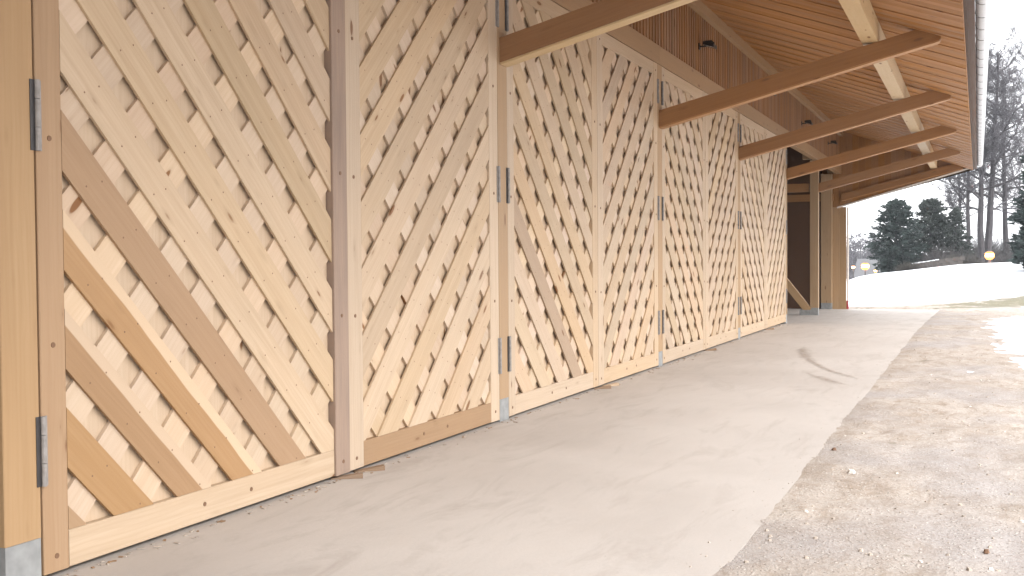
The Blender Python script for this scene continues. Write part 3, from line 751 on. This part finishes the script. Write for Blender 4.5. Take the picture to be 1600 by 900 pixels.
# low wall with snow on it
wl = thing('low_wall', 'low dark stone wall with snow on its coping, under the evergreens', 'wall', (66.5, -1.9, .55))
rnd = random.Random(5)
for row in range(3):
    y = -1.45+.1*(row % 2)
    while y < 1.4:
        L = rnd.uniform(.22,.42); b = MB(); b.box(-.16+rnd.uniform(-.02,.02), .16, 0, L-.015, 0, .215)
        zz = .02+row*.225+(.24-.16*(y+1.4))*1.0
        link('stone', b.mesh('stone', M_LOG), wl, (0, y, zz)); y += L
b = MB()
for i in range(24):
    y = -.1+i*.06; b.box(-.15, .15, y, y+.062, .70+(.24-.16*(y+1.4)), .735+(.24-.16*(y+1.4))+.02*rnd.random())
link('snow_cap', b.mesh('snow_cap', M_SNOW), wl)
# far houses
def house(x, y, z, w, d, h, rh, label, snow=False):
    t = thing('house', label, 'house', (x, y, z)); b = MB(); b.box(-d/2,d/2,-w/2,w/2,-1,h); wv = link('wall', b.mesh('wall', M_WINDOW), t)
    for k in (-1, 1):
        b = MB(); b.box(-d/2-.05,-d/2+.02,k*w*.25-.35,k*w*.25+.35,h*.35,h*.8); link('window', b.mesh('window', M_HROOF), t)
    b = MB(); b.prism([(-d/2-.4,h-.1),(d/2+.4,h-.1),(0,h+rh)], -w/2-.4, w/2+.4, 'y'); link('roof', b.mesh('roof', M_SNOW if snow else M_HROOF), t)
    return t
house(110, 4.6, -2.2, 3.4, 6, 1.9, 1.6, 'grey roofed house in the hollow left of the dark evergreen')
house(100, -5.4, .2, 1.5, 3, 1.4, .75, 'small house with a snowy roof behind the lamp', True)
# lit lamps
def lamp(x, y, zt, zb, r, mat, label):
    t = thing('lamp_post', label, 'lamp', (x, y, zb), 'lit lamps beyond the field')
    b = MB(); b.tube((0,0,-.3),(0,0,zt-zb-r*.6), .07,.05, 8, True); link('pole', b.mesh('pole', M_DARKST), t)
    b = MB(); b.tube((0,0,zt-zb+r*.8),(0,0,zt-zb+r*1.15), r*1.1, r*.3, 10, True); link('cap', b.mesh('cap', M_DARKST), t)
    import bmesh
    bm = bmesh.new(); bmesh.ops.create_icosphere(bm, subdivisions=2, radius=r); me = bpy.data.meshes.new('globe'); bm.to_mesh(me); bm.free(); me.materials.append(mat)
    link('globe', me, t, (0,0,zt-zb))
    if True:  # rings added above and below the globe's middle for its orange glow fringe
        b = MB()
        for q in range(10):
            a0, a1 = q*PI/5, (q+1)*PI/5
            for (za, zb2, ra, rb) in ((-1.0,-.30,.7,1.3),(.30,1.0,1.3,.7)):
                b.add([(math.cos(a0)*r*ra,math.sin(a0)*r*ra,za*r),(math.cos(a1)*r*ra,math.sin(a1)*r*ra,za*r),(math.cos(a1)*r*rb,math.sin(a1)*r*rb,zb2*r),(math.cos(a0)*r*rb,math.sin(a0)*r*rb,zb2*r)], [(0,1,2,3)])
        link('amber_fringe', b.mesh('amber_fringe', M_AMBER, fix=False), t, (0,0,zt-zb))
lamp(64, -4.61, 1.52, .9, .21, M_GLOW, 'glowing orange lamp on the crest below the bare trees')
lamp(90, 4.14, .75, -1.9, .27, M_GLOW2, 'glowing lamp in front of the grey roofed house')
lamp(90, 5.05, .68, -2.0, .12, M_GLOW2, 'small lit lamp close to the hall post')
lamp(92, 3.55, .35, -2.0, .12, M_GLOW2, 'dim small lamp at the foot of the dark evergreen')
# far wood in the haze
b = MB(); c2 = MB(); rnd = random.Random(9)
for k in range(260):
    y = 2+rnd.random()*150 if k > 110 else 7+rnd.random()*16; x = 170+rnd.random()*50; h = rnd.uniform(6.5,10.5); p = Vector((x,y,-4))
    b.tube(p, p+Vector((0,0,h*.8)), .16, .04, 4)
    for q in range(46):
        f = rnd.uniform(.2,.9); a = rnd.random()*6.28; e = Vector((math.cos(a),math.sin(a),rnd.uniform(.2,1.2))).normalized(); s = p+Vector((0,0,h*f)); b.tube(s, s+e*h*.28*(1.2-f), .06, .025, 3)
for k in range(160):
    y = -12-rnd.random()*150; x = 150+rnd.random()*70; h = rnd.uniform(8,12); p = Vector((x,y,-2))
    b.tube(p, p+Vector((0,0,h*.8)), .16, .04, 4)
    for q in range(40):
        f = rnd.uniform(.2,.9); a = rnd.random()*6.28; e = Vector((math.cos(a),math.sin(a),rnd.uniform(.2,1.2))).normalized(); s = p+Vector((0,0,h*f)); b.tube(s, s+e*h*.28*(1.2-f), .06, .025, 3)
tag(link('far_wood', b.mesh('far_wood', M_TWIG, fix=False)), kind='stuff', label='hazy bare wood in the distance')

# haze
m, n, bb = newmat('haze'); n.nodes.remove(bb)
pv = N(n, 'ShaderNodeVolumePrincipled'); pv.inputs['Color'].default_value = (.90,.94,1,1); pv.inputs['Density'].default_value = .0006; pv.inputs['Anisotropy'].default_value = .2
n.links.new(pv.outputs[0], n.nodes['Material Output'].inputs['Volume'])
b = MB(); b.box(-215, 715, -475, 475, -7, 22)
tag(link('haze', b.mesh('haze', m)), kind='stuff')
